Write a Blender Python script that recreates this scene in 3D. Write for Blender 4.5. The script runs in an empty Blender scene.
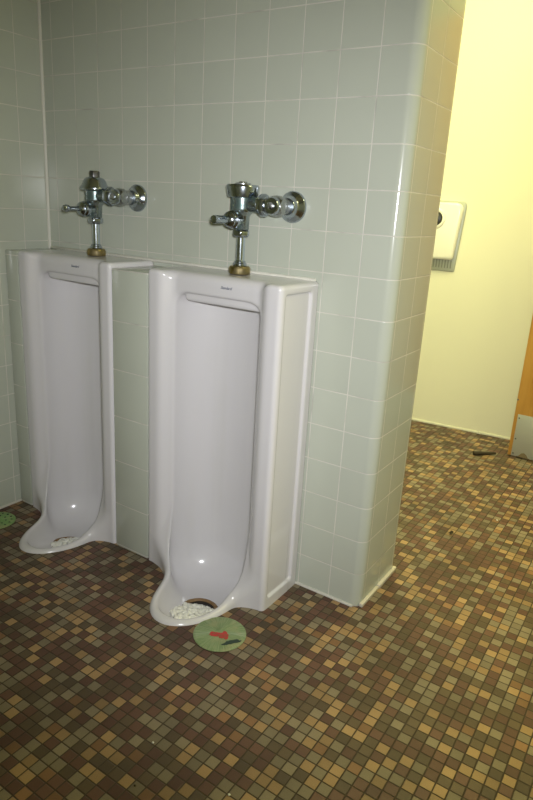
import bpy, bmesh, math, random
import numpy as np
from mathutils import Vector, Matrix
random.seed(7)
S = bpy.context.scene
COL = S.collection
PI = math.pi
T = 0.11                     # wall tile pitch

# ------------------------------------------------------------------ helpers
def link(o, parent=None):
    COL.objects.link(o)
    if parent is not None: o.parent = parent
    return o

def obj(name, me, mats=None, parent=None, smooth=True, angle=None):
    """link a mesh or a bmesh as ONE mesh object"""
    if isinstance(me, bmesh.types.BMesh):
        bm = me; me = bpy.data.meshes.new(name)
        bmesh.ops.recalc_face_normals(bm, faces=bm.faces[:])
        bm.to_mesh(me); bm.free()
    if mats is not None:
        for m in (mats if isinstance(mats, (list, tuple)) else [mats]): me.materials.append(m)
    if smooth:
        me.shade_smooth() if hasattr(me, 'shade_smooth') else None
        if angle: me.set_sharp_from_angle(angle=math.radians(angle))
    return link(bpy.data.objects.new(name, me), parent)

def tag(o, label, cat, group=None):
    o['label'] = label; o['category'] = cat
    if group: o['group'] = group
    return o

def thing(name, label, cat, loc=(0, 0, 0), rotz=0, group=None):
    o = bpy.data.objects.new(name, None); o.empty_display_size = .05
    COL.objects.link(o); o.location = loc; o.rotation_euler = (0, 0, rotz)
    return tag(o, label, cat, group)

def struct(o): o['kind'] = 'structure'; return o

def box(bm, x0, x1, y0, y1, z0, z1, bev=0, seg=2):
    r = bmesh.ops.create_cube(bm, size=1)
    M = Matrix.Translation(((x0+x1)/2, (y0+y1)/2, (z0+z1)/2)) @ Matrix.Diagonal((x1-x0, y1-y0, z1-z0, 1))
    bmesh.ops.transform(bm, matrix=M, verts=r['verts'])
    if bev:
        es = {e for v in r['verts'] for e in v.link_edges}
        bmesh.ops.bevel(bm, geom=list(es), offset=bev, segments=seg, affect='EDGES', profile=.5)
    return bm

def lathe(bm, prof, M=Matrix.Identity(4), seg=32, rfun=None):
    """revolve [(r, h), ...] round local z, placed by M; open ends are capped"""
    rings = []
    for r, h in prof:
        ring = []
        for k in range(seg):
            a = 2*PI*k/seg; rr = r*(rfun(a) if rfun else 1)
            ring.append(bm.verts.new(M @ Vector((rr*math.cos(a), rr*math.sin(a), h))))
        rings.append(ring)
    for a, b in zip(rings, rings[1:]):
        for k in range(seg):
            bm.faces.new((a[k], a[(k+1) % seg], b[(k+1) % seg], b[k]))
    bm.faces.new(rings[0][::-1]); bm.faces.new(rings[-1])
    return bm

def hexr(n=6):
    def f(a):
        s = 2*PI/n; a = (a % s) - s/2
        return min(1.0, math.cos(PI/n)/math.cos(a)*1.03)
    return f
def axis(loc, d):
    """matrix that sends local +z to direction d at loc"""
    q = Vector((0, 0, 1)).rotation_difference(Vector(d).normalized())
    return Matrix.Translation(loc) @ q.to_matrix().to_4x4()

# ------------------------------------------------------------------ materials
def mat(name, base=(.8, .8, .8), rough=.5, metal=0, spec=.5, coat=0):
    m = bpy.data.materials.new(name); m.use_nodes = True
    b = m.node_tree.nodes['Principled BSDF']
    b.inputs['Base Color'].default_value = (*base, 1); b.inputs['Roughness'].default_value = rough
    b.inputs['Metallic'].default_value = metal; b.inputs['Specular IOR Level'].default_value = spec
    b.inputs['Coat Weight'].default_value = coat; b.inputs['Coat Roughness'].default_value = .05
    return m

class N:
    """tiny node-building helper"""
    def __init__(s, m): s.nt = m.node_tree; s.b = s.nt.nodes['Principled BSDF']
    def node(s, t, **kw):
        n = s.nt.nodes.new(t)
        for k, v in kw.items(): setattr(n, k, v)
        return n
    def put(s, sock, v):
        if hasattr(v, 'is_linked'): s.nt.links.new(v, sock)
        elif v is not None: sock.default_value = v
    def math(s, op, a, b=None, c=None, clamp=False):
        n = s.node('ShaderNodeMath', operation=op, use_clamp=clamp)
        for i, v in enumerate((a, b, c)): s.put(n.inputs[i], v)
        return n.outputs[0]
    def mix(s, f, a, b, blend='MIX'):
        n = s.node('ShaderNodeMix', data_type='RGBA', blend_type=blend)
        s.put(n.inputs[0], f)
        for i, v in ((6, a), (7, b)): s.put(n.inputs[i], (*v, 1) if isinstance(v, tuple) and len(v) == 3 else v)
        return n.outputs[2]
    def noise(s, scale, detail=3, vec=None, rough=.5):
        n = s.node('ShaderNodeTexNoise'); n.inputs['Scale'].default_value = scale
        n.inputs['Detail'].default_value = detail; n.inputs['Roughness'].default_value = rough
        if vec is not None: s.nt.links.new(vec, n.inputs['Vector'])
        return n.outputs[0]
    def coord(s):
        t = s.node('ShaderNodeTexCoord'); x = s.node('ShaderNodeSeparateXYZ')
        s.nt.links.new(t.outputs['Object'], x.inputs[0])
        return t.outputs['Object'], x.outputs
    def ramp(s, f, stops, interp='LINEAR'):
        n = s.node('ShaderNodeValToRGB'); n.color_ramp.interpolation = interp
        e = n.color_ramp.elements
        while len(e) < len(stops): e.new(.5)
        for k, (p, c) in zip(e, stops): k.position = p; k.color = (*c, 1) if len(c) == 3 else c
        s.put(n.inputs[0], f); return n.outputs[0]
    def srange(s, v, a, b, c=0., d=1.):
        n = s.node('ShaderNodeMapRange', interpolation_type='SMOOTHSTEP')
        s.put(n.inputs[0], v)
        for i, k in enumerate((a, b, c, d)): s.put(n.inputs[i+1], k)
        return n.outputs[0]
    def bump(s, h, dist, strength=1.):
        n = s.node('ShaderNodeBump'); n.inputs['Distance'].default_value = dist; n.inputs['Strength'].default_value = strength
        s.put(n.inputs['Height'], h); s.nt.links.new(n.outputs[0], s.b.inputs['Normal'])

def tile_mat(name, lines, base, grout, half=.0009, rough=.16, seed=0., bevel=.0012):
    """glazed wall tile; lines = [(axis, pitch, offset), ...] of the grout lines"""
    m = mat(name, base, rough); n = N(m)
    vec, xyz = n.coord()
    d = None; idc = []
    for ax, pitch, off in lines:
        u = n.math('DIVIDE', n.math('SUBTRACT', xyz[ax], off), pitch)
        fr = n.math('FRACT', u)
        di = n.math('MULTIPLY', n.math('SUBTRACT', .5, n.math('ABSOLUTE', n.math('SUBTRACT', fr, .5))), pitch)
        d = di if d is None else n.math('MINIMUM', d, di)
        idc.append(n.math('FLOOR', u))
    cv = n.node('ShaderNodeCombineXYZ')
    for i, k in enumerate(idc): n.put(cv.inputs[i], k)
    n.put(cv.inputs[2], float(seed))
    wn = n.node('ShaderNodeTexWhiteNoise', noise_dimensions='3D'); n.nt.links.new(cv.outputs[0], wn.inputs['Vector'])
    g = n.srange(d, half, half+.0009, 1., 0.)          # 1 in the grout
    v = n.srange(wn.outputs[0], 0., 1., .985, 1.015)
    cl = n.math('ADD', .97, n.math('MULTIPLY', n.noise(7, 4, vec), .06))
    hs = n.node('ShaderNodeHueSaturation'); hs.inputs['Color'].default_value = (*base, 1)
    n.put(hs.inputs['Value'], n.math('MULTIPLY', v, cl))
    dirt = n.noise(9, 3, vec)
    gc = n.mix(n.srange(dirt, .45, .75), grout, tuple(c*.62 for c in grout))
    n.put(n.b.inputs['Base Color'], n.mix(g, hs.outputs[0], gc))
    n.put(n.b.inputs['Roughness'], n.math('ADD', rough, n.math('MULTIPLY', g, .6)))
    hgt = n.math('ADD', n.srange(d, half-.0004, half+bevel), n.math('MULTIPLY', n.noise(14, 2, vec), .3))
    n.bump(hgt, .0007, .6)
    return m

TILE = (.475, .505, .425); GROUT = (.63, .61, .54)
m_tile_back = tile_mat('glazed_tile_back', [(0, T, 0), (2, T, 0)], TILE, GROUT)
m_tile_end = tile_mat('glazed_tile_end', [(1, T, .148), (2, T, 0)], TILE, GROUT, seed=3)
m_tile_bull = tile_mat('glazed_tile_bullnose', [(2, T, 0)], TILE, GROUT, seed=5)
m_tile_left = tile_mat('glazed_tile_left', [(1, T, -.106), (2, T, 0)], TILE, GROUT, seed=9)
m_tile_six = tile_mat('glazed_tile_six_inch', [(2, .157, .005)], TILE, GROUT, seed=11, half=.001)

def floor_mat():
    m = mat('mosaic_floor_tile', rough=.5, spec=.35); n = N(m); vec, xyz = n.coord()
    P = .0286
    ux = n.math('DIVIDE', xyz[0], P); uy = n.math('DIVIDE', n.math('SUBTRACT', xyz[1], .004), P)
    def edge(u): return n.math('MULTIPLY', n.math('SUBTRACT', .5, n.math('ABSOLUTE', n.math('SUBTRACT', n.math('FRACT', u), .5))), P)
    wob = n.math('MULTIPLY', n.math('SUBTRACT', n.noise(90, 2, vec), .5), .0009)
    d = n.math('ADD', n.math('MINIMUM', edge(ux), edge(uy)), wob)
    cv = n.node('ShaderNodeCombineXYZ'); n.put(cv.inputs[0], n.math('FLOOR', ux)); n.put(cv.inputs[1], n.math('FLOOR', uy)); cv.inputs[2].default_value = 4.
    wn = n.node('ShaderNodeTexWhiteNoise', noise_dimensions='3D'); n.nt.links.new(cv.outputs[0], wn.inputs['Vector'])
    RED, DRK, GRY, OCH, ORG = (.125, .064, .041), (.108, .077, .043), (.225, .185, .118), (.345, .225, .105), (.24, .13, .06)
    col = n.ramp(wn.outputs[0], [(0, RED), (.33, DRK), (.56, GRY), (.79, OCH), (.96, ORG)], 'CONSTANT')
    sp = n.node('ShaderNodeSeparateColor'); n.nt.links.new(wn.outputs[1], sp.inputs[0])
    var = n.srange(sp.outputs[1], 0., 1., .8, 1.18)
    speck = n.math('ADD', .78, n.math('MULTIPLY', n.noise(420, 2, vec), .44))
    grime = n.srange(n.noise(3.2, 4, vec), .3, .72, .74, 1.06)
    f = n.math('MULTIPLY', n.math('MULTIPLY', var, speck), grime)
    cc = n.node('ShaderNodeHueSaturation'); n.put(cc.inputs['Color'], col); n.put(cc.inputs['Value'], f)
    g = n.srange(d, .0010, .0019, 1., 0.)
    n.put(n.b.inputs['Base Color'], n.mix(g, cc.outputs[0], (.058, .044, .029)))
    n.put(n.b.inputs['Roughness'], n.math('ADD', n.math('MULTIPLY', n.noise(60, 2, vec), .25), n.math('ADD', .33, n.math('MULTIPLY', g, .4))))
    n.bump(n.srange(d, .0004, .0026), .0012, .8)
    return m
m_floor = floor_mat()

def paint(name, base, rough=.6, bump=.0004):
    m = mat(name, base, rough, spec=.3); n = N(m); vec, _ = n.coord()
    n.put(n.b.inputs['Base Color'], n.mix(n.noise(2.5, 4, vec), tuple(c*.97 for c in base), base))
    n.bump(n.noise(160, 3, vec), bump, .5); return m
m_cream = paint('cream_wall_paint', (.75, .74, .57))
m_ceil = paint('ceiling_paint', (.74, .74, .68))
m_caulk = paint('pale_caulk', (.66, .65, .57), .45)
m_base = paint('cream_cove_base', (.60, .56, .45), .4)

def porcelain():
    m = mat('white_porcelain', (.64, .63, .635), .19, spec=.5, coat=.2); n = N(m); vec, xyz = n.coord()
    st = n.node('ShaderNodeMapping'); st.inputs['Scale'].default_value = (18, 18, 1.1); n.nt.links.new(vec, st.inputs['Vector'])
    streak = n.srange(n.noise(1., 4, st.outputs[0]), .5, .85)
    blot = n.srange(n.noise(6, 4, vec), .55, .8)
    c = n.mix(n.math('MULTIPLY', streak, .22), (.64, .63, .635), (.545, .54, .50))
    c = n.mix(n.math('MULTIPLY', blot, .12), c, (.56, .54, .48))
    n.put(n.b.inputs['Base Color'], c); return m
m_porc = porcelain()

def chrome(name, base, rough, patina=None, lo=.42, hi=.62):
    m = mat(name, base, rough, 1.); n = N(m); vec, _ = n.coord()
    k = n.noise(38, 4, vec)
    n.put(n.b.inputs['Roughness'], n.math('ADD', rough, n.math('MULTIPLY', k, .14)))
    if patina:
        f = n.srange(n.noise(26, 4, vec), lo, hi)
        n.put(n.b.inputs['Base Color'], n.mix(f, base, patina))
        n.put(n.b.inputs['Metallic'], n.srange(f, 0., 1., 1., .62))
        n.put(n.b.inputs['Roughness'], n.math('ADD', rough, n.math('MULTIPLY', f, .22)))
    return m
m_chrome = chrome('worn_chrome', (.44, .49, .56), .10)
m_chrome_bright = chrome('bright_chrome', (.62, .70, .82), .07)
m_patina = chrome('tarnished_chrome', (.36, .40, .41), .14, (.12, .18, .17), .35, .65)
m_grey_metal = chrome('dull_grey_chrome', (.42, .44, .45), .24, (.34, .36, .35))
m_dark_metal = chrome('dark_metal', (.16, .16, .16), .3)
m_brass = chrome('dull_brass', (.36, .28, .11), .28, (.16, .13, .06), .45, .65)
m_rust = mat('rusty_brown', (.20, .115, .045), .6)
_n = N(m_rust); _v, _ = _n.coord(); _n.put(_n.b.inputs['Base Color'], _n.mix(_n.noise(60, 3, _v), (.13, .07, .03), (.36, .23, .10)))
m_hole = mat('dark_drain', (.02, .016, .012), .7)
m_logo = mat('grey_blue_print', (.10, .12, .16), .4)
m_block = mat('white_deodorant', (.80, .80, .72), .45)
m_block.node_tree.nodes['Principled BSDF'].inputs['Subsurface Weight'].default_value = .15
m_block.node_tree.nodes['Principled BSDF'].inputs['Subsurface Radius'].default_value = (.006, .006, .005)
m_dryer = mat('cream_enamel', (.80, .79, .70), .22, coat=.3)
m_plate = mat('grey_green_steel', (.40, .42, .34), .42, .35)
m_slot = mat('dark_slot', (.22, .23, .18), .6)
m_black = mat('black_plastic', (.012, .012, .012), .4)
m_kick = mat('brushed_steel', (.50, .52, .50), .42, .55)
_n = N(m_kick); _v, _ = _n.coord(); _n.put(_n.b.inputs['Base Color'], _n.mix(_n.noise(5, 4, _v), (.46, .48, .46), (.56, .58, .55)))
m_stain = mat('brown_corrosion', (.17, .13, .07), .8)
m_stick = mat('dark_brown_wood', (.035, .026, .014), .5)
m_paper = mat('white_paper', (.85, .85, .8), .7)
m_leaf = mat('dry_dark_scrap', (.06, .045, .02), .7)

def wood():
    m = mat('orange_brown_wood', (.50, .26, .06), .35); n = N(m); vec, _ = n.coord()
    mp = n.node('ShaderNodeMapping'); mp.inputs['Scale'].default_value = (9, 9, .9); n.nt.links.new(vec, mp.inputs['Vector'])
    g = n.noise(2.2, 5, mp.outputs[0])
    n.put(n.b.inputs['Base Color'], n.ramp(g, [(.3, (.44, .21, .04)), (.55, (.56, .30, .07)), (.75, (.48, .24, .05))]))
    return m
m_wood = wood()

def green_plastic(name, a, b, holes=False):
    m = mat(name, a, .4); n = N(m); vec, xyz = n.coord()
    ang = n.math('ARCTAN2', xyz[1], xyz[0])
    cv = n.node('ShaderNodeCombineXYZ'); n.put(cv.inputs[0], n.math('MULTIPLY', ang, 16.)); n.put(cv.inputs[1], n.math('MULTIPLY', n.math('SQRT', n.math('ADD', n.math('POWER', xyz[0], 2.), n.math('POWER', xyz[1], 2.))), 18.))
    f = n.noise(1.2, 4, cv.outputs[0])
    c = n.mix(n.srange(f, .35, .68), a, b)
    c = n.mix(n.math('MULTIPLY', n.srange(n.noise(24, 3, vec), .48, .7), .55), c, (.42, .40, .20))
    n.put(n.b.inputs['Base Color'], c)
    n.b.inputs['Transmission Weight'].default_value = .12
    n.bump(f, .001, .6); return m
m_green = green_plastic('translucent_green_plastic', (.20, .29, .12), (.31, .39, .20))
m_green_dark = green_plastic('dark_green_plastic', (.18, .34, .10), (.25, .40, .15))
m_red = mat('red_stain', (.48, .035, .03), .5)
_n = N(m_red); _v, _ = _n.coord(); _n.put(_n.b.inputs['Base Color'], _n.mix(_n.srange(_n.noise(120, 3, _v), .4, .65), (.52, .03, .03), (.34, .08, .04)))
m_tear = mat('dark_green_tear', (.025, .05, .035), .6)
m_orange = mat('orange_stain', (.42, .14, .04), .6)

# ------------------------------------------------------------------ the room
XL, XR, YF, ZC = -.055, 3.3, -2.7, 2.9        # left wall, right wall, wall behind the camera, ceiling
XE, TH, RB = 1.313, .29, .03                 # free end of the urinal wall, its thickness, bullnose radius
UC = (.2425, .858)
UW = (.2275, .2345)                             # centre lines of the two urinals
YFRONT = -.195                                 # front plane of the urinals
FAR = math.radians(5.6)                       # the far wall runs slightly askew
FX, FY = .764, 1.869
def far_y(x): return FY + (x-FX)*math.tan(FAR)

def lip_outline(n=30):
    """plan of the hole in the floor under a urinal lip (local): half way between the lip's outer edge and its bowl"""
    sig = lambda t: 1/(1+math.exp(-t))
    def half(y):
        o = (.130+.075*sig((y+.012)/.013))*math.sqrt(max(0, 1-(y/.224)**2))
        i = (.108+.043*sig((y+.012)/.013))*max(0, 1-(min(-y, .2)/.200)**2.3)**(1/2.3)
        return .4*i+.6*o
    ys = [-.216*math.sin(.5*PI*k/n) for k in range(n+1)]
    sh = [.026*sig((-y-.03)/.02) for y in ys]
    hw = [half(y) for y in ys]; hw[-1] = .012
    return [(d-w, y) for y, d, w in zip(ys, sh, hw)] + [(d+w, y) for y, d, w in reversed(list(zip(ys, sh, hw)))]

def build_floor():
    bm = bmesh.new()
    X0, Y1 = -1.6, far_y(XR)+.1
    loops = [[(X0, YF), (XR, YF), (XR, Y1), (X0, Y1)]]
    for cx in UC:
        loops.append([(cx+x, YFRONT+y) for x, y in lip_outline()] + [(cx+.195, YFRONT+.004), (cx+.195, -.02), (cx-.195, -.02), (cx-.195, YFRONT+.004)])
    es = []
    for lp in loops:
        vs = [bm.verts.new((x, y, 0)) for x, y in lp]
        es += [bm.edges.new((vs[i], vs[(i+1) % len(vs)])) for i in range(len(vs))]
    bmesh.ops.triangle_fill(bm, use_beauty=True, edges=es)
    for f in bm.faces:
        if f.normal.z < 0: f.normal_flip()
    me = bpy.data.meshes.new('floor'); bm.to_mesh(me); bm.free()
    me.materials.append(m_floor)
    return struct(link(bpy.data.objects.new('floor', me)))
build_floor()

def build_back():
    prof = [(XL-.1, 0, 0)]
    def arc(cx, cy, a0, a1, n=10): return [(cx+RB*math.cos(a0+(a1-a0)*k/n), cy+RB*math.sin(a0+(a1-a0)*k/n)) for k in range(n+1)]
    P = [(-1.6, 0)] + arc(XE-RB, RB, -PI/2, 0) + arc(XE-RB, TH-RB, 0, PI/2) + [(-1.6, TH)]
    kinds = [0] + [2]*10 + [1] + [2]*10 + [0]
    bm = bmesh.new()
    lo = [bm.verts.new((x, y, -.12)) for x, y in P]; hi = [bm.verts.new((x, y, ZC)) for x, y in P]
    for i, k in enumerate(kinds):
        f = bm.faces.new((lo[i], lo[i+1], hi[i+1], hi[i])); f.material_index = k
    o = obj('wall_back', bm, [m_tile_back, m_tile_end, m_tile_bull], angle=35)
    return struct(o)
build_back()

def plain(name, m, x0, x1, y0, y1, z0, z1, bev=0, parent=None):
    return obj(name, box(bmesh.new(), x0, x1, y0, y1, z0, z1, bev), m, parent, smooth=bool(bev), angle=40 if bev else None)
struct(plain('wall_left', m_tile_left, XL-.1, XL, YF, -.0005, -.02, ZC))
struct(plain('wall_front', m_tile_back, XL-.1, XR, YF-.1, YF, -.02, ZC))
struct(plain('wall_right', m_tile_left, XR, XR+.1, YF, far_y(XR)+.1, -.02, ZC))
struct(plain('ceiling', m_ceil, -1.6, XR+.1, YF-.1, far_y(XR)+.2, ZC, ZC+.08))
# far wall, in its own slightly turned frame
far = plain('wall_far', m_cream, -2.4, 2.8, 0, .1, -.02, ZC)
far.location = (FX, FY, 0); far.rotation_euler.z = FAR; struct(far)
fb = plain('baseboard_far', m_cream, -2.4, 2.8, -.006, 0, 0, .012, .002)
fb.location = (FX, FY, 0); fb.rotation_euler.z = FAR; struct(fb)

# 6-inch tile infill on both sides of the left urinal
struct(plain('wall_between_urinals', m_tile_six, UC[0]+UW[0]+.002, UC[1]-UW[1]-.002, YFRONT+.004, -.0005, -.02, .95, .004))
struct(plain('wall_beside_urinal', m_tile_six, XL+.0005, UC[0]-UW[0]-.002, YFRONT+.004, -.0005, -.02, .962, .004))
# pale caulk and trim lines
def strip(name, pts, m, r=.005, parent=None):
    bm = bmesh.new()
    for a, b in zip(pts, pts[1:]):
        a, b = Vector(a), Vector(b)
        lathe(bm, [(r*.7, 0), (r, .002), (r, (b-a).length-.002), (r*.7, (b-a).length)], axis(a, b-a), 10)
    return obj(name, bm, m, parent, angle=50)
struct(strip('trim_1', [(XL+.002, -.002, .0), (XL+.002, -.002, ZC)], m_caulk, .0065))
struct(strip('trim_2', [(XL, 0, .966), (UC[1]+.222, 0, .966)], m_caulk, .0055))
struct(plain('baseboard_left', m_caulk, XL, XL+.006, YF, YFRONT+.004, 0, .009, .002))
bbm = bmesh.new(); box(bbm, UC[1]+.2285, XE-RB*.6, -.007, .001, 0, .007, .002)
struct(obj('baseboard_back', bbm, m_caulk, angle=40))
bbm = bmesh.new(); box(bbm, XE-.003, XE+.009, .012, .135, 0, .012, .002); box(bbm, XE-.003, XE+.0100, .139, TH-.012, 0, .014, .002)
struct(obj('baseboard_end', bbm, m_base, angle=40))

# ------------------------------------------------------------------ urinals
def smax(a, b, k):
    h = np.clip(.5 + .5*(a-b)/k, 0, 1); return b + (a-b)*h + k*h*(1-h)
def smin(a, b, k): return -smax(-a, -b, k)
LSH = .026
def zb_floor(x, y): return -.058 + 0*x
def sdf(x, y, z):
    ax = np.abs(x)
    def rbox2(p, q, r): return np.hypot(np.maximum(p+r, 0), np.maximum(q+r, 0)) + np.minimum(np.maximum(p+r, q+r), 0) - r
    # outer stall: rounded on the front, side and top edges
    s1 = rbox2(ax-.2315, -y, .014)
    qz = z-.965
    a, b = np.maximum(s1+.012, 0), np.maximum(qz+.012, 0)
    body = np.hypot(a, b) + np.minimum(np.maximum(s1+.012, qz+.012), 0) - .012
    body = np.maximum(body, y-.1935)
    # front panel set back between the two flanges
    rec = rbox2(ax-.166, y-.030, .028)
    body = smax(body, -rec, .032)
    # recessed side panels
    side = np.maximum(np.maximum(-(ax-.2225), rbox2(np.abs(y-.0915)-.0665, np.abs(z-.487)-.452, .008)), -1)
    body = smax(body, -side, .006)
    # lip on the floor with its rim sweeping up into the flanges
    sg = lambda t: 1/(1+np.exp(-np.clip(t, -40, 40)))
    axl = np.abs(x-LSH*sg((-y-.03)/.02))                     # the lip sits a little to the right
    wo = .130 + .075*sg((y+.012)/.013)
    e = (axl/wo)**2.0 + (np.maximum(-y, 0)/.224)**2.0
    plan = (np.sqrt(np.maximum(e, 1e-6))-1)*.15
    plan = np.maximum(plan, y-.12)
    ztop = .012 + .10*np.exp(np.minimum(y-.01, .02)/.030)
    lip = smax(plan, (z-ztop)*.8, .020)
    u = smin(body, lip, .03)
    # the hollow: stall above, bowl below
    wi = .108 + .043*sg((y+.012)/.013)
    e1 = (axl/wi)**2.3 + (np.where(y > 0, y/.158, -y/.200))**2.3
    cav = (np.power(np.maximum(e1, 1e-6), 1/2.3)-1)*.135
    cav = smax(cav, z-.905, .045)
    cav = smax(cav, (zb_floor(x, y)-z), .115)
    u = smax(u, -cav, .009)
    # spreader lip under the header
    bar = rbox2(rbox2(np.abs(x-.021)-.143, np.abs(z-.898)-.017, .013), np.maximum(.043-y, y-.17), .006)
    u = smin(u, bar, .004)
    return np.maximum(u, -.085-z)

def surface_nets(h=.0045):
    lo = np.array([-.236, -.228, -.095]); hi = np.array([.236, .203, .976])
    n = np.ceil((hi-lo)/h).astype(int)+1
    ax = [lo[i]+h*np.arange(n[i]) for i in range(3)]
    F = sdf(ax[0][:, None, None], ax[1][None, :, None], ax[2][None, None, :]).astype(np.float32)
    ins = F < 0
    nx, ny, nz = n
    cnt = np.zeros((nx-1, ny-1, nz-1), np.int8)
    for i in (0, 1):
        for j in (0, 1):
            for k in (0, 1): cnt += ins[i:nx-1+i, j:ny-1+j, k:nz-1+k]
    act = (cnt > 0) & (cnt < 8)
    idx = -np.ones(act.shape, np.int64); cells = np.argwhere(act); idx[act] = np.arange(len(cells))
    acc = np.zeros((len(cells), 3)); m = np.zeros(len(cells))
    corners = [(i, j, k) for i in (0, 1) for j in (0, 1) for k in (0, 1)]
    for c in corners:
        for d in range(3):
            if c[d]: continue
            c2 = list(c); c2[d] = 1
            fa = F[cells[:, 0]+c[0], cells[:, 1]+c[1], cells[:, 2]+c[2]]; fb = F[cells[:, 0]+c2[0], cells[:, 1]+c2[1], cells[:, 2]+c2[2]]
            x = (fa < 0) != (fb < 0)
            t = np.where(x, fa/np.where(x, fa-fb, 1), 0)
            p = np.tile(np.array(c, float), (len(cells), 1)); p[:, d] += t
            acc[x] += p[x]; m[x] += 1
    V = lo + h*(cells + acc/m[:, None])
    for it in range(3):                                   # pull the vertices onto the surface
        e = 4e-4; f0 = sdf(V[:, 0], V[:, 1], V[:, 2]); g = np.empty_like(V)
        for d in range(3):
            D = V.copy(); D[:, d] += e; g[:, d] = (sdf(D[:, 0], D[:, 1], D[:, 2])-f0)/e
        step = -(f0/np.maximum((g*g).sum(1), .2))[:, None]*g
        V += np.clip(step, -h*.4, h*.4)
    quads = []
    for d in range(3):
        o = [k for k in range(3) if k != d]
        s0 = [slice(None)]*3; s1 = [slice(None)]*3
        s0[d] = slice(0, -1); s1[d] = slice(1, None)
        x = ins[tuple(s0)] != ins[tuple(s1)]
        E = np.argwhere(x)
        ok = np.ones(len(E), bool)
        for k in o: ok &= (E[:, k] > 0) & (E[:, k] < n[k]-1)
        E = E[ok]; sgn = ins[tuple(E.T)]
        def cell(a, b):
            c = E.copy(); c[:, o[0]] -= a; c[:, o[1]] -= b; return idx[tuple(c.T)]
        q = np.stack([cell(0, 0), cell(1, 0), cell(1, 1), cell(0, 1)], 1)
        flip = sgn if d != 1 else ~sgn
        q[flip] = q[flip][:, ::-1]
        quads.append(q)
    Q = np.concatenate(quads)
    me = bpy.data.meshes.new('porcelain_body')
    me.vertices.add(len(V)); me.vertices.foreach_set('co', V.astype(np.float32).ravel())
    me.loops.add(Q.size); me.loops.foreach_set('vertex_index', Q.ravel().astype(np.int32))
    me.polygons.add(len(Q)); me.polygons.foreach_set('loop_start', np.arange(0, Q.size, 4, dtype=np.int32))
    me.polygons.foreach_set('loop_total', np.full(len(Q), 4, np.int32))
    me.update(calc_edges=True); me.validate()
    bm = bmesh.new(); bm.from_mesh(me)
    bmesh.ops.recalc_face_normals(bm, faces=bm.faces[:]); bm.to_mesh(me); bm.free()
    me.shade_smooth()
    return me
porc = surface_nets(); porc.materials.append(m_porc)

def basin_z(x, y):
    """height of the porcelain under a local point of the bowl"""
    z = np.linspace(.02, -.08, 400); f = sdf(np.full(400, x), np.full(400, y), z)
    i = np.argmax(f < 0); return float(z[i])

DR, RR = (.030, -.040), .052
def logo_mesh():
    cu = bpy.data.curves.new('logo', 'FONT'); cu.body = 'Standard'; cu.size = .0115; cu.shear = .35; cu.extrude = .0003
    cu.align_x = 'CENTER'; cu.space_character = .92
    o = bpy.data.objects.new('logo', cu); COL.objects.link(o)
    bpy.context.view_layer.update()
    me = bpy.data.meshes.new_from_object(o.evaluated_get(bpy.context.evaluated_depsgraph_get()))
    COL.objects.unlink(o); bpy.data.objects.remove(o)
    me.materials.clear(); me.materials.append(m_logo)
    return me
lm = logo_mesh()
def bowl_rings(prof, seg=44, close=False):
    """rings [(radius, height above the bowl)] laid on the porcelain round DR"""
    bm = bmesh.new(); rings = []
    for r, h in prof:
        ring = []
        for k in range(seg):
            x, y = DR[0]+r*math.cos(2*PI*k/seg), DR[1]+r*.92*math.sin(2*PI*k/seg)
            ring.append(bm.verts.new((x, y, basin_z(x, y)+h)))
        rings.append(ring)
    for i in range(len(prof) if close else len(prof)-1):
        a, b = rings[i], rings[(i+1) % len(prof)]
        for k in range(seg): bm.faces.new((a[k], a[(k+1) % seg], b[(k+1) % seg], b[k]))
    if not close: bm.faces.new(rings[-1])
    return bm
def make_urinal(cx, hw, label):
    t = thing('urinal', label, 'urinal', (cx, YFRONT, 0), 0, 'floor-standing stall urinals')
    link(bpy.data.objects.new('porcelain_body', porc), t).scale.x = hw/.2315
    lg = link(bpy.data.objects.new('logo', lm), t); lg.location = (.036, .0278, .932); lg.rotation_euler = (PI/2, 0, 0)
    rg = obj('drain_ring', bowl_rings([(RR-.007, 0), (RR-.006, .004), (RR-.001, .007), (RR+.004, .005), (RR+.007, 0), (RR, -.003)], close=True), m_rust, t)
    rg['label'] = 'rusty brown drain ring'
    st = obj('drain_strainer', bowl_rings([(RR-.004, .0004), (RR*.7, .0010), (RR*.4, .0012), (.006, .0012)]), m_hole, rg)
    st['label'] = 'dark drain opening'
    return t
make_urinal(UC[0], UW[0], 'white porcelain stall urinal in the tiled corner by the left wall')
make_urinal(UC[1], UW[1], 'white porcelain stall urinal with exposed right side, nearest the bullnosed wall end')

# deodorant chunks, each its own object
def chunk_mesh(seed, elong):
    r = random.Random(seed); bm = bmesh.new()
    box(bm, -1, 1, -.8, .8, -.62, .62, .45, 3)
    for v in bm.verts:
        v.co *= 1 + r.uniform(-.10, .10); v.co.x *= elong
    me = bpy.data.meshes.new('deodorant_chunk'); bm.to_mesh(me); bm.free()
    me.shade_smooth(); me.materials.append(m_block); return me
chunks = [chunk_mesh(i, .85+.12*i) for i in range(5)]
def pile(cx, pts, size, label, group):
    for i, (x, y, lift) in enumerate(pts):
        o = link(bpy.data.objects.new('deodorant_chunk', chunks[i % 5]))
        s = size*random.uniform(.8, 1.2); o.scale = (s, s, s)
        o.location = (cx+x, YFRONT+y, basin_z(x, y) + s*.6 + lift)
        o.rotation_euler = (random.uniform(-.5, .5), random.uniform(-.5, .5), random.uniform(0, 6.28))
        tag(o, label, 'deodorant block', group)
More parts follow.
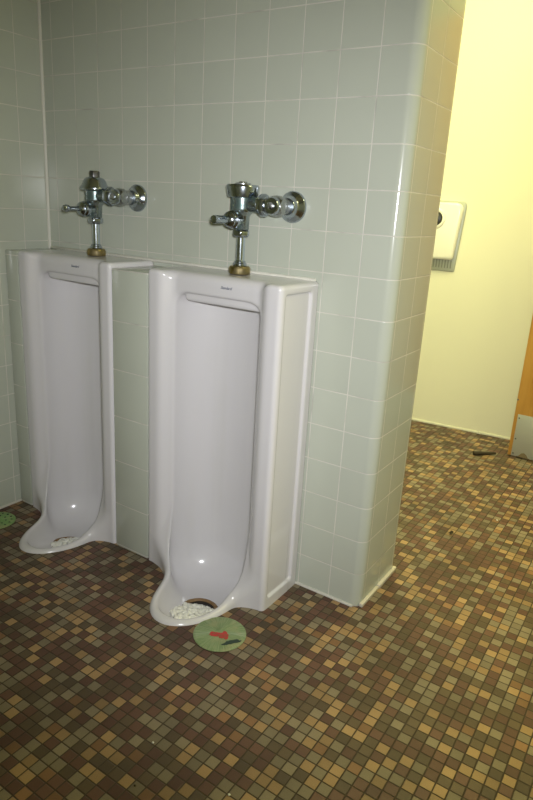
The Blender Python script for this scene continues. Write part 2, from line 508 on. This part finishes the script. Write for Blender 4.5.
def scatter(n, c, ex, ey, ang, mind, layers=1, up=.008):
    pts = []; tries = 0; ca, sa = math.cos(ang), math.sin(ang)
    while len(pts) < n and tries < 6000:
        tries += 1
        a, r = random.uniform(0, 2*PI), math.sqrt(random.random())
        u, v = ex*r*math.cos(a), ey*r*math.sin(a)
        p = (c[0]+ca*u-sa*v, c[1]+sa*u+ca*v)
        if all(math.hypot(p[0]-q[0], p[1]-q[1]) > mind for q in pts): pts.append(p)
    return [(x, y, up*max(0, 1-math.hypot(x-c[0], y-c[1])/ex)) for x, y in pts]
pile(UC[1], scatter(60, (.042, -.088), .062, .052, .75, .0112, up=.020), .0088,
     'white deodorant chunk piled over the brown drain ring of the right-hand urinal', 'deodorant chunks in the right-hand urinal')
pile(UC[0], scatter(42, (.046, -.048), .058, .046, .85, .0118, up=.022), .0085,
     'white wet deodorant chunk lying in the bowl of the left-hand urinal', 'deodorant chunks in the left-hand urinal')

# ------------------------------------------------------------------ flush valves
def valve(cx, label, old):
    t = thing('flush_valve', label, 'flush valve', (cx, -.07, .9655), 0, 'flush valves above the urinals')
    Z = Vector((0, 0, 1)); X = Vector((1, 0, 0)); FWD = Vector((0, -1, 0)); BK = Vector((0, 1, 0))
    I = Matrix.Identity(4)
    sp = obj('spud_nut', lathe(bmesh.new(), [(.026, 0), (.0305, .002), (.0315, .007), (.0315, .017), (.028, .023), (.019, .025)], I, 36, hexr(10)), m_brass, t, angle=40)
    sp['label'] = 'dull brass base nut'
    obj('collar', lathe(bmesh.new(), [(.018, .0245), (.0195, .026), (.0195, .031), (.0165, .033), (.0165, .037), (.013, .039)], I, 32), m_chrome, t, angle=40)
    obj('tailpiece', lathe(bmesh.new(), [(.0125, .038), (.0125, .107)], I, 32), m_chrome_bright, t, angle=40)
    obj('coupling_nut', lathe(bmesh.new(), [(.015, .103), (.0225, .105), (.0255, .109), (.0255, .119), (.0225, .124)], I, 36, hexr(6)), m_chrome, t, angle=40)
    # valve body with its side outlet
    bm = lathe(bmesh.new(), [(.019, .122), (.0215, .126), (.0225, .160), (.0265, .166), (.0315, .172), (.0325, .180), (.0325, .213), (.031, .2145)], I, 40)
    lathe(bm, [(.020, 0), (.020, .052)], axis((.012, 0, .192), X), 32)
    lathe(bm, [(.017, 0), (.019, .014), (.0195, .028)], axis((0, -.012, .150), FWD), 28)
    obj('valve_body', bm, m_patina, t, angle=40)['label'] = 'tarnished greenish chrome valve body'
    if old:
        cap = obj('cap', lathe(bmesh.new(), [(.040, .206), (.046, .209), (.0475, .214), (.046, .219), (.041, .225), (.037, .236), (.032, .244), (.026, .248), (.0225, .249)], I, 40), m_chrome, t, angle=40)
        obj('cap_nut', lathe(bmesh.new(), [(.0145, .248), (.0165, .250), (.0165, .266), (.0145, .269)], I, 36, hexr(6)), m_dark_metal, cap, angle=40)
    else:
        cap = obj('cap', lathe(bmesh.new(), [(.038, .209), (.0415, .211), (.0425, .216), (.0465, .236), (.0462, .240), (.043, .2435), (.026, .2445)], I, 40), m_chrome, t, angle=40)
        obj('cap_disc', lathe(bmesh.new(), [(.0225, .2435), (.0225, .2465), (.020, .2485), (.012, .2488), (.0115, .2515), (.006, .252)], I, 32), m_grey_metal, cap, angle=40)
    # handle pointing into the room
    so = obj('handle_socket', lathe(bmesh.new(), [(.017, .034), (.0235, .036), (.0245, .041), (.0245, .048), (.020, .052), (.0215, .055), (.0215, .060), (.016, .066), (.011, .069)], axis((0, 0, .150), FWD), 32), m_chrome, t, angle=40)
    if old: hp = [(.0075, .064), (.0068, .075), (.0066, .104), (.0075, .108), (.0112, .113), (.0118, .120), (.0095, .127), (.004, .130)]
    else: hp = [(.0095, .064), (.0098, .080), (.0108, .081), (.0115, .122), (.0105, .127), (.006, .1285)]
    obj('handle', lathe(bmesh.new(), hp, axis((0, 0, .150), FWD), 24), m_chrome, t, angle=40)
    # stop valve and wall connection
    obj('union_nut', lathe(bmesh.new(), [(.021, .058), (.0285, .060), (.0305, .064), (.0305, .078), (.0275, .084), (.022, .086)], axis((0, 0, .192), X), 36, hexr(6)), m_chrome, t, angle=30)
    bm = lathe(bmesh.new(), [(.020, .082), (.022, .090), (.0265, .100), (.028, .112), (.0265, .126), (.019, .138), (.006, .142)], axis((0, 0, .192), X), 32)
    lathe(bm, [(.024, -.012), (.0245, 0), (.0225, .018), (.0225, .060)], axis((.114, 0, .192), BK), 32)
    sv = obj('stop_valve', bm, m_grey_metal, t, angle=40)
    bo = obj('stop_cap', lathe(bmesh.new(), [(.021, .010), (.0235, .014), (.0235, .024), (.0205, .029), (.0125, .030)], axis((.114, 0, .192), FWD), 32), m_chrome, sv, angle=40)
    lathe_b = lathe(bmesh.new(), [(.0095, .029), (.0095, .034), (.0075, .0355)], axis((.114, 0, .192), FWD), 20)
    obj('stop_screw', lathe_b, m_grey_metal, sv, angle=40)
    es = obj('wall_flange', lathe(bmesh.new(), [(.0225, .036), (.0245, .039), (.026, .046), (.031, .054), (.0395, .060), (.0425, .064), (.0425, .0695)], axis((.124, 0, .192), BK), 40), m_chrome, t, angle=40)
    return t
valve(.273, 'chrome flush valve with flared cap and top nut above the corner urinal', True)
valve(.867, 'chrome flush valve with flat drum cap and greenish body above the right urinal', False)

# ------------------------------------------------------------------ green discs on the floor
def blob(name, parts, m, parent, z0, z1, seed, seg=40):
    r = random.Random(seed); bm = bmesh.new()
    for i_, (cx, cy, ax_, by, an) in enumerate(parts):
        ph = [r.uniform(0, 6.28) for _ in range(4)]
        ring = []
        for k in range(seg):
            a = 2*PI*k/seg
            q = 1 + .16*math.sin(3*a+ph[0]) + .10*math.sin(5*a+ph[1]) + .07*math.sin(9*a+ph[2])
            u, v = ax_*q*math.cos(a), by*q*math.sin(a)
            ring.append((cx+u*math.cos(an)-v*math.sin(an), cy+u*math.sin(an)+v*math.cos(an)))
        zt = z1 + .0003*(i_ % 5)
        lo = [bm.verts.new((x, y, z0)) for x, y in ring]; hi = [bm.verts.new((x, y, zt)) for x, y in ring]
        for k in range(seg): bm.faces.new((lo[k], lo[(k+1) % seg], hi[(k+1) % seg], hi[k]))
        bm.faces.new(hi); bm.faces.new(lo[::-1])
    return obj(name, bm, m, parent, smooth=False)
def disc(bm, R, holes=()):
    lathe(bm, [(R-.004, .0005), (R, .0012), (R, .0025), (R-.002, .0036), (R*.5, .0042), (.004, .0042)], seg=64)
    for k in range(48):                                   # fine raised ribs running outwards
        a = 2*PI*k/48; M = Matrix.Rotation(a, 4, 'Z')
        vs = [bm.verts.new(M @ Vector(p)) for p in ((.012, -.0006, .0042), (.012, .0006, .0042), (R-.004, .0010, .0036), (R-.004, -.0010, .0036), (.014, 0, .0050), (R-.006, 0, .0046))]
        bm.faces.new((vs[0], vs[4], vs[5], vs[3])); bm.faces.new((vs[1], vs[2], vs[5], vs[4]))
        bm.faces.new((vs[0], vs[1], vs[4])); bm.faces.new((vs[2], vs[3], vs[5]))
    return bm
RT = math.atan2(.5536, .8309)
t = thing('urinal_screen', 'round translucent green mat with red stain and dark tear beside right urinal lip', 'floor mat', (1.054, -.3515, 0), 0, 'round green mats on the floor')
obj('mat_disc', disc(bmesh.new(), .0745), m_green, t, angle=40)
ca, sa = math.cos(RT), math.sin(RT)
def im(u, v): return (u*ca-v*sa, u*sa+v*ca)
s1, s2, s3 = im(-.012, -.006), im(.012, -.010), im(0, .012)
b1 = blob('red_stain', [(*s1, .018, .0085, RT), (*s2, .0135, .0150, RT), (*im(-.001, -.008), .013, .007, RT)], m_red, t, .004, .0054, 3); b1['label'] = 'red stain in the middle'
b2 = blob('dark_tear', [(*im(.036, -.036), .025, .0070, RT+.40), (*im(.024, -.041), .013, .0060, RT+.6)], m_tear, t, .0036, .0052, 5); b2['label'] = 'dark tear near the edge'
t = thing('urinal_screen', 'round dark green mat with small holes at the left edge by the tiled wall', 'floor mat', (.019, -.350, 0), 0, 'round green mats on the floor')
obj('mat_disc', disc(bmesh.new(), .067), m_green_dark, t, angle=40)
hs = []
for R_, n_ in ((.053, 15), (.034, 9)):
    for k in range(n_):
        a = 2*PI*k/n_; hs.append((R_*math.cos(a), R_*math.sin(a), .0036, .0026, a))
blob('hole_pattern', hs, m_tear, t, .0036, .0050, 8, 10)['label'] = 'ring of small dark holes'
blob('orange_stain', [(-.012, .0, .016, .010, .3)], m_orange, t, .004, .0054, 9)['label'] = 'orange stain'

# ------------------------------------------------------------------ hand dryer on the far wall
t = thing('hand_dryer', 'cream hand dryer with round black nozzle set on grey plate on yellow wall', 'hand dryer', (FX, FY, 0), FAR)
def rrect(x0, x1, z0, z1, rs, n=8):
    """outline in x/z; rs = radii bottom-left, bottom-right, top-right, top-left"""
    P = []
    for (cx, cz, r, a0) in ((x0+rs[0], z0+rs[0], rs[0], PI), (x1-rs[1], z0+rs[1], rs[1], 1.5*PI), (x1-rs[2], z1-rs[2], rs[2], 0), (x0+rs[3], z1-rs[3], rs[3], .5*PI)):
        for k in range(n+1):
            a = a0 + .5*PI*k/n; P.append((cx+r*math.cos(a), cz+r*math.sin(a)))
    return P
def slab(rings):
    """loft closed outlines [(points, y), ...]"""
    bm = bmesh.new(); L = [[bm.verts.new((x, y, z)) for x, z in P] for P, y in rings]
    for a, b in zip(L, L[1:]):
        for k in range(len(a)): bm.faces.new((a[k], a[(k+1) % len(a)], b[(k+1) % len(a)], b[k]))
    bm.faces.new(L[0][::-1]); bm.faces.new(L[-1]); return bm
x0, x1, z0, z1 = -.155, .122, .872, 1.238
def flare(P, k): return [(x+k*(z-.872)/.366 if x > 0 else x, z) for x, z in P]
q = (.004, .004, .032, .032)
obj('recess_plate', slab([(flare(rrect(x0, x1, z0, z1, q), .022), -.0005), (flare(rrect(x0, x1, z0, z1, q), .022), -.004), (flare(rrect(x0+.003, x1-.003, z0+.003, z1-.003, q), .022), -.006)]), m_plate, t, angle=30)
c0, c1, d0, d1 = -.135, .106, .934, 1.226; q = (.018, .018, .040, .040)
def ins(i): return flare(rrect(c0+i, c1-i, d0+i, d1-i, tuple(max(.004, r-i*.5) for r in q)), .030)
cv = obj('cover', slab([(ins(0), -.017), (ins(0), -.036), (ins(.003), -.043), (ins(.008), -.047), (ins(.016), -.049)]), m_dryer, t, angle=50)
obj('gap_shade', slab([(ins(.005), -.0065), (ins(.005), -.0168)]), m_slot, t, smooth=False)  # dark slab standing in for the shade in the gap behind the cover
nz = obj('nozzle_ring', lathe(bmesh.new(), [(.054, -.001), (.053, .003), (.049, .006), (.041, .007), (.038, .006), (.036, .001)], axis((-.003, -.0485, 1.143), (0, -1, 0)), 40), m_dryer, t, angle=40)
obj('nozzle', lathe(bmesh.new(), [(.036, 0), (.036, .008), (.032, .014), (.018, .018), (.004, .019)], axis((-.003, -.0485, 1.143), (0, -1, 0)), 36), m_black, nz, angle=40)['label'] = 'black round nozzle'
bm = bmesh.new()
for k in range(16): box(bm, -.135+k*.0155, -.135+k*.0155+.006, -.0085, -.005, .889, .931)
obj('vent_slots', bm, m_slot, t, smooth=False)['label'] = 'row of dark vertical vent slots'

# ------------------------------------------------------------------ wooden door with kick plate
t = thing('wooden_door', 'orange-brown wooden door with grey metal kick plate at the right edge', 'door', (1.358, 1.665, 0))
obj('door_panel', box(bmesh.new(), 0, .86, 0, .04, .006, 2.05, .002), m_wood, t, angle=40)
kp = obj('kick_plate', box(bmesh.new(), .017, .845, -.002, -.0002, .008, .229, .0006), m_kick, t, angle=40); kp['label'] = 'grey metal kick plate'
for zz in (.022, .100, .210):
    obj('screw', lathe(bmesh.new(), [(.0042, .0018), (.0042, .0026), (.003, .0034)], axis((.026, 0, zz), (0, -1, 0)), 14), m_dark_metal, kp)
obj('screw', lathe(bmesh.new(), [(.0042, 0), (.0042, .0012), (.003, .002)], axis((.004, 0, .302), (0, -1, 0)), 14), m_dark_metal, t)
bm = bmesh.new(); pr = [(.040, .008), (.052, .013), (.066, .030), (.078, .034), (.090, .026), (.100, .012), (.112, .008)]
fr = [bm.verts.new((x, -.0027, z)) for x, z in pr]; bk = [bm.verts.new((x, -.0018, z)) for x, z in pr]
bm.faces.new(fr); bm.faces.new(bk[::-1])
for k in range(len(pr)): bm.faces.new((fr[k], fr[(k+1) % len(pr)], bk[(k+1) % len(pr)], bk[k]))
obj('corrosion_patch', bm, m_stain, kp, smooth=False)['label'] = 'brown corroded patch at the bottom edge'

# ------------------------------------------------------------------ litter on the floor
p0, p1 = Vector((1.216, 1.548, .0105)), Vector((1.308, 1.630, .0090))
L = (p1-p0).length
st = obj('dark_stick', lathe(bmesh.new(), [(.0070, 0), (.0100, .002), (.0105, .030), (.0090, .045), (.0078, L*.8), (.0055, L)], axis(p0, p1-p0), 18), m_stick, None, angle=40)
tag(st, 'short dark brown stick lying on the mosaic floor near the wooden door', 'stick')
def scrap(name, loc, s, m, label, cat, seed, h=.012):
    r = random.Random(seed); bm = bmesh.new(); n = 7; P = []
    for i in range(n):
        for j in range(n):
            u, v = i/(n-1)-.5, j/(n-1)-.5
            P.append(bm.verts.new((u*s*2+r.uniform(-.1, .1)*s, v*s*1.3+r.uniform(-.1, .1)*s, .001+h*(.5+.5*math.sin(5*u+seed)*math.cos(4*v))*(abs(u)+abs(v)+.2))))
    for i in range(n-1):
        for j in range(n-1): bm.faces.new((P[i*n+j], P[(i+1)*n+j], P[(i+1)*n+j+1], P[i*n+j+1]))
    bmesh.ops.solidify(bm, geom=bm.faces[:], thickness=.0006)
    o = obj(name, bm, m); o.location = loc; o.rotation_euler.z = r.uniform(0, 6); tag(o, label, cat); return o
scrap('paper_scrap', (1.148, 1.885, 0), .010, m_paper, 'tiny crumpled white paper scrap at the foot of the yellow wall', 'paper', 2, .022)
scrap('dry_leaf', (1.392, .652, 0), .010, m_leaf, 'small dark dry scrap on the yellow-lit floor tiles right of the wall end', 'litter', 4)
scrap('paper_crumb', (1.506, .88, 0), .004, m_paper, 'small white crumb on the yellow-lit floor past the wall end', 'litter', 6, .006)
def crumb(loc, s, m, label):
    bm = bmesh.new(); bmesh.ops.create_icosphere(bm, subdivisions=2, radius=s)
    r = random.Random(int(loc[0]*1000))
    for v in bm.verts: v.co *= r.uniform(.7, 1.2); v.co.z *= .6
    o = obj('crumb', bm, m); o.location = (loc[0], loc[1], s*.6); tag(o, label, 'litter')
crumb((1.164, -.736), .0028, m_paper, 'tiny pale crumb on a grey tile in the near floor, bottom centre-left')
crumb((1.209, -.837), .0030, m_leaf, 'tiny dark crumb on a tan tile near the bottom left of the floor')
crumb((1.378, -.739), .0030, m_paper, 'tiny pale crumb on a red-brown tile at the bottom edge of the floor')

# ------------------------------------------------------------------ lights
def area(name, loc, rot, sx, sy, power, color):
    l = bpy.data.lights.new(name, 'AREA'); l.shape = 'RECTANGLE'; l.size = sx; l.size_y = sy; l.energy = power; l.color = color
    o = bpy.data.objects.new(name, l); COL.objects.link(o); o.location = loc; o.rotation_euler = rot; return o
area('ceiling_lamp', (1.15, .85, 2.86), (0, 0, 0), 1.2, .4, 54, (1.0, .93, .46))
area('ceiling_lamp', (2.75, .45, 2.86), (0, 0, 0), .4, 1.2, 22, (1.0, .93, .46))
area('far_wall_fill', (.62, .34, 1.45), (PI/2, 0, PI), 1.2, .9, 20, (1.0, .94, .47))   # added panel, unseen behind the urinal wall, to light the far wall evenly

# ------------------------------------------------------------------ camera
Rm = Matrix(((0.8309412303935657, -0.5162241572563973, -0.20748323088131632),
             (0.5536403671267371, 0.8040578531348765, 0.2167332754791133),
             (0.05494556870029524, -0.29496370671161554, 0.9539273537346254)))
CP = Vector((1.9388791716, -1.5569999738, 1.1573624233))
c = bpy.data.cameras.new('camera'); c.sensor_fit = 'VERTICAL'; c.sensor_height = 36; c.lens = 628.344*36/800; c.clip_start = .02
cam = bpy.data.objects.new('camera', c); COL.objects.link(cam)
right, fwd, up = Rm.col[0], Rm.col[1], Rm.col[2]
M = Matrix((right, up, -fwd)).transposed().to_4x4(); M.translation = CP
cam.matrix_world = M; S.camera = cam
# the camera's own flash, just above and beside the lens
fl = bpy.data.lights.new('camera_flash', 'SPOT'); fl.energy = 118; fl.color = (.97, .97, 1.0); fl.spot_size = math.radians(82); fl.spot_blend = 1.0; fl.shadow_soft_size = .028
fo = bpy.data.objects.new('camera_flash', fl); COL.objects.link(fo); fo.matrix_world = Matrix.Translation(right*.03 + up*.05) @ M @ Matrix.Rotation(math.radians(4.5), 4, 'X')

w = bpy.data.worlds.new('world'); S.world = w; w.use_nodes = True
w.node_tree.nodes['Background'].inputs[0].default_value = (.02, .02, .02, 1)
S.view_settings.view_transform = 'Standard'; S.view_settings.look = 'None'; S.view_settings.gamma = 1
S.view_settings.use_curve_mapping = False; S.view_settings.exposure = 0
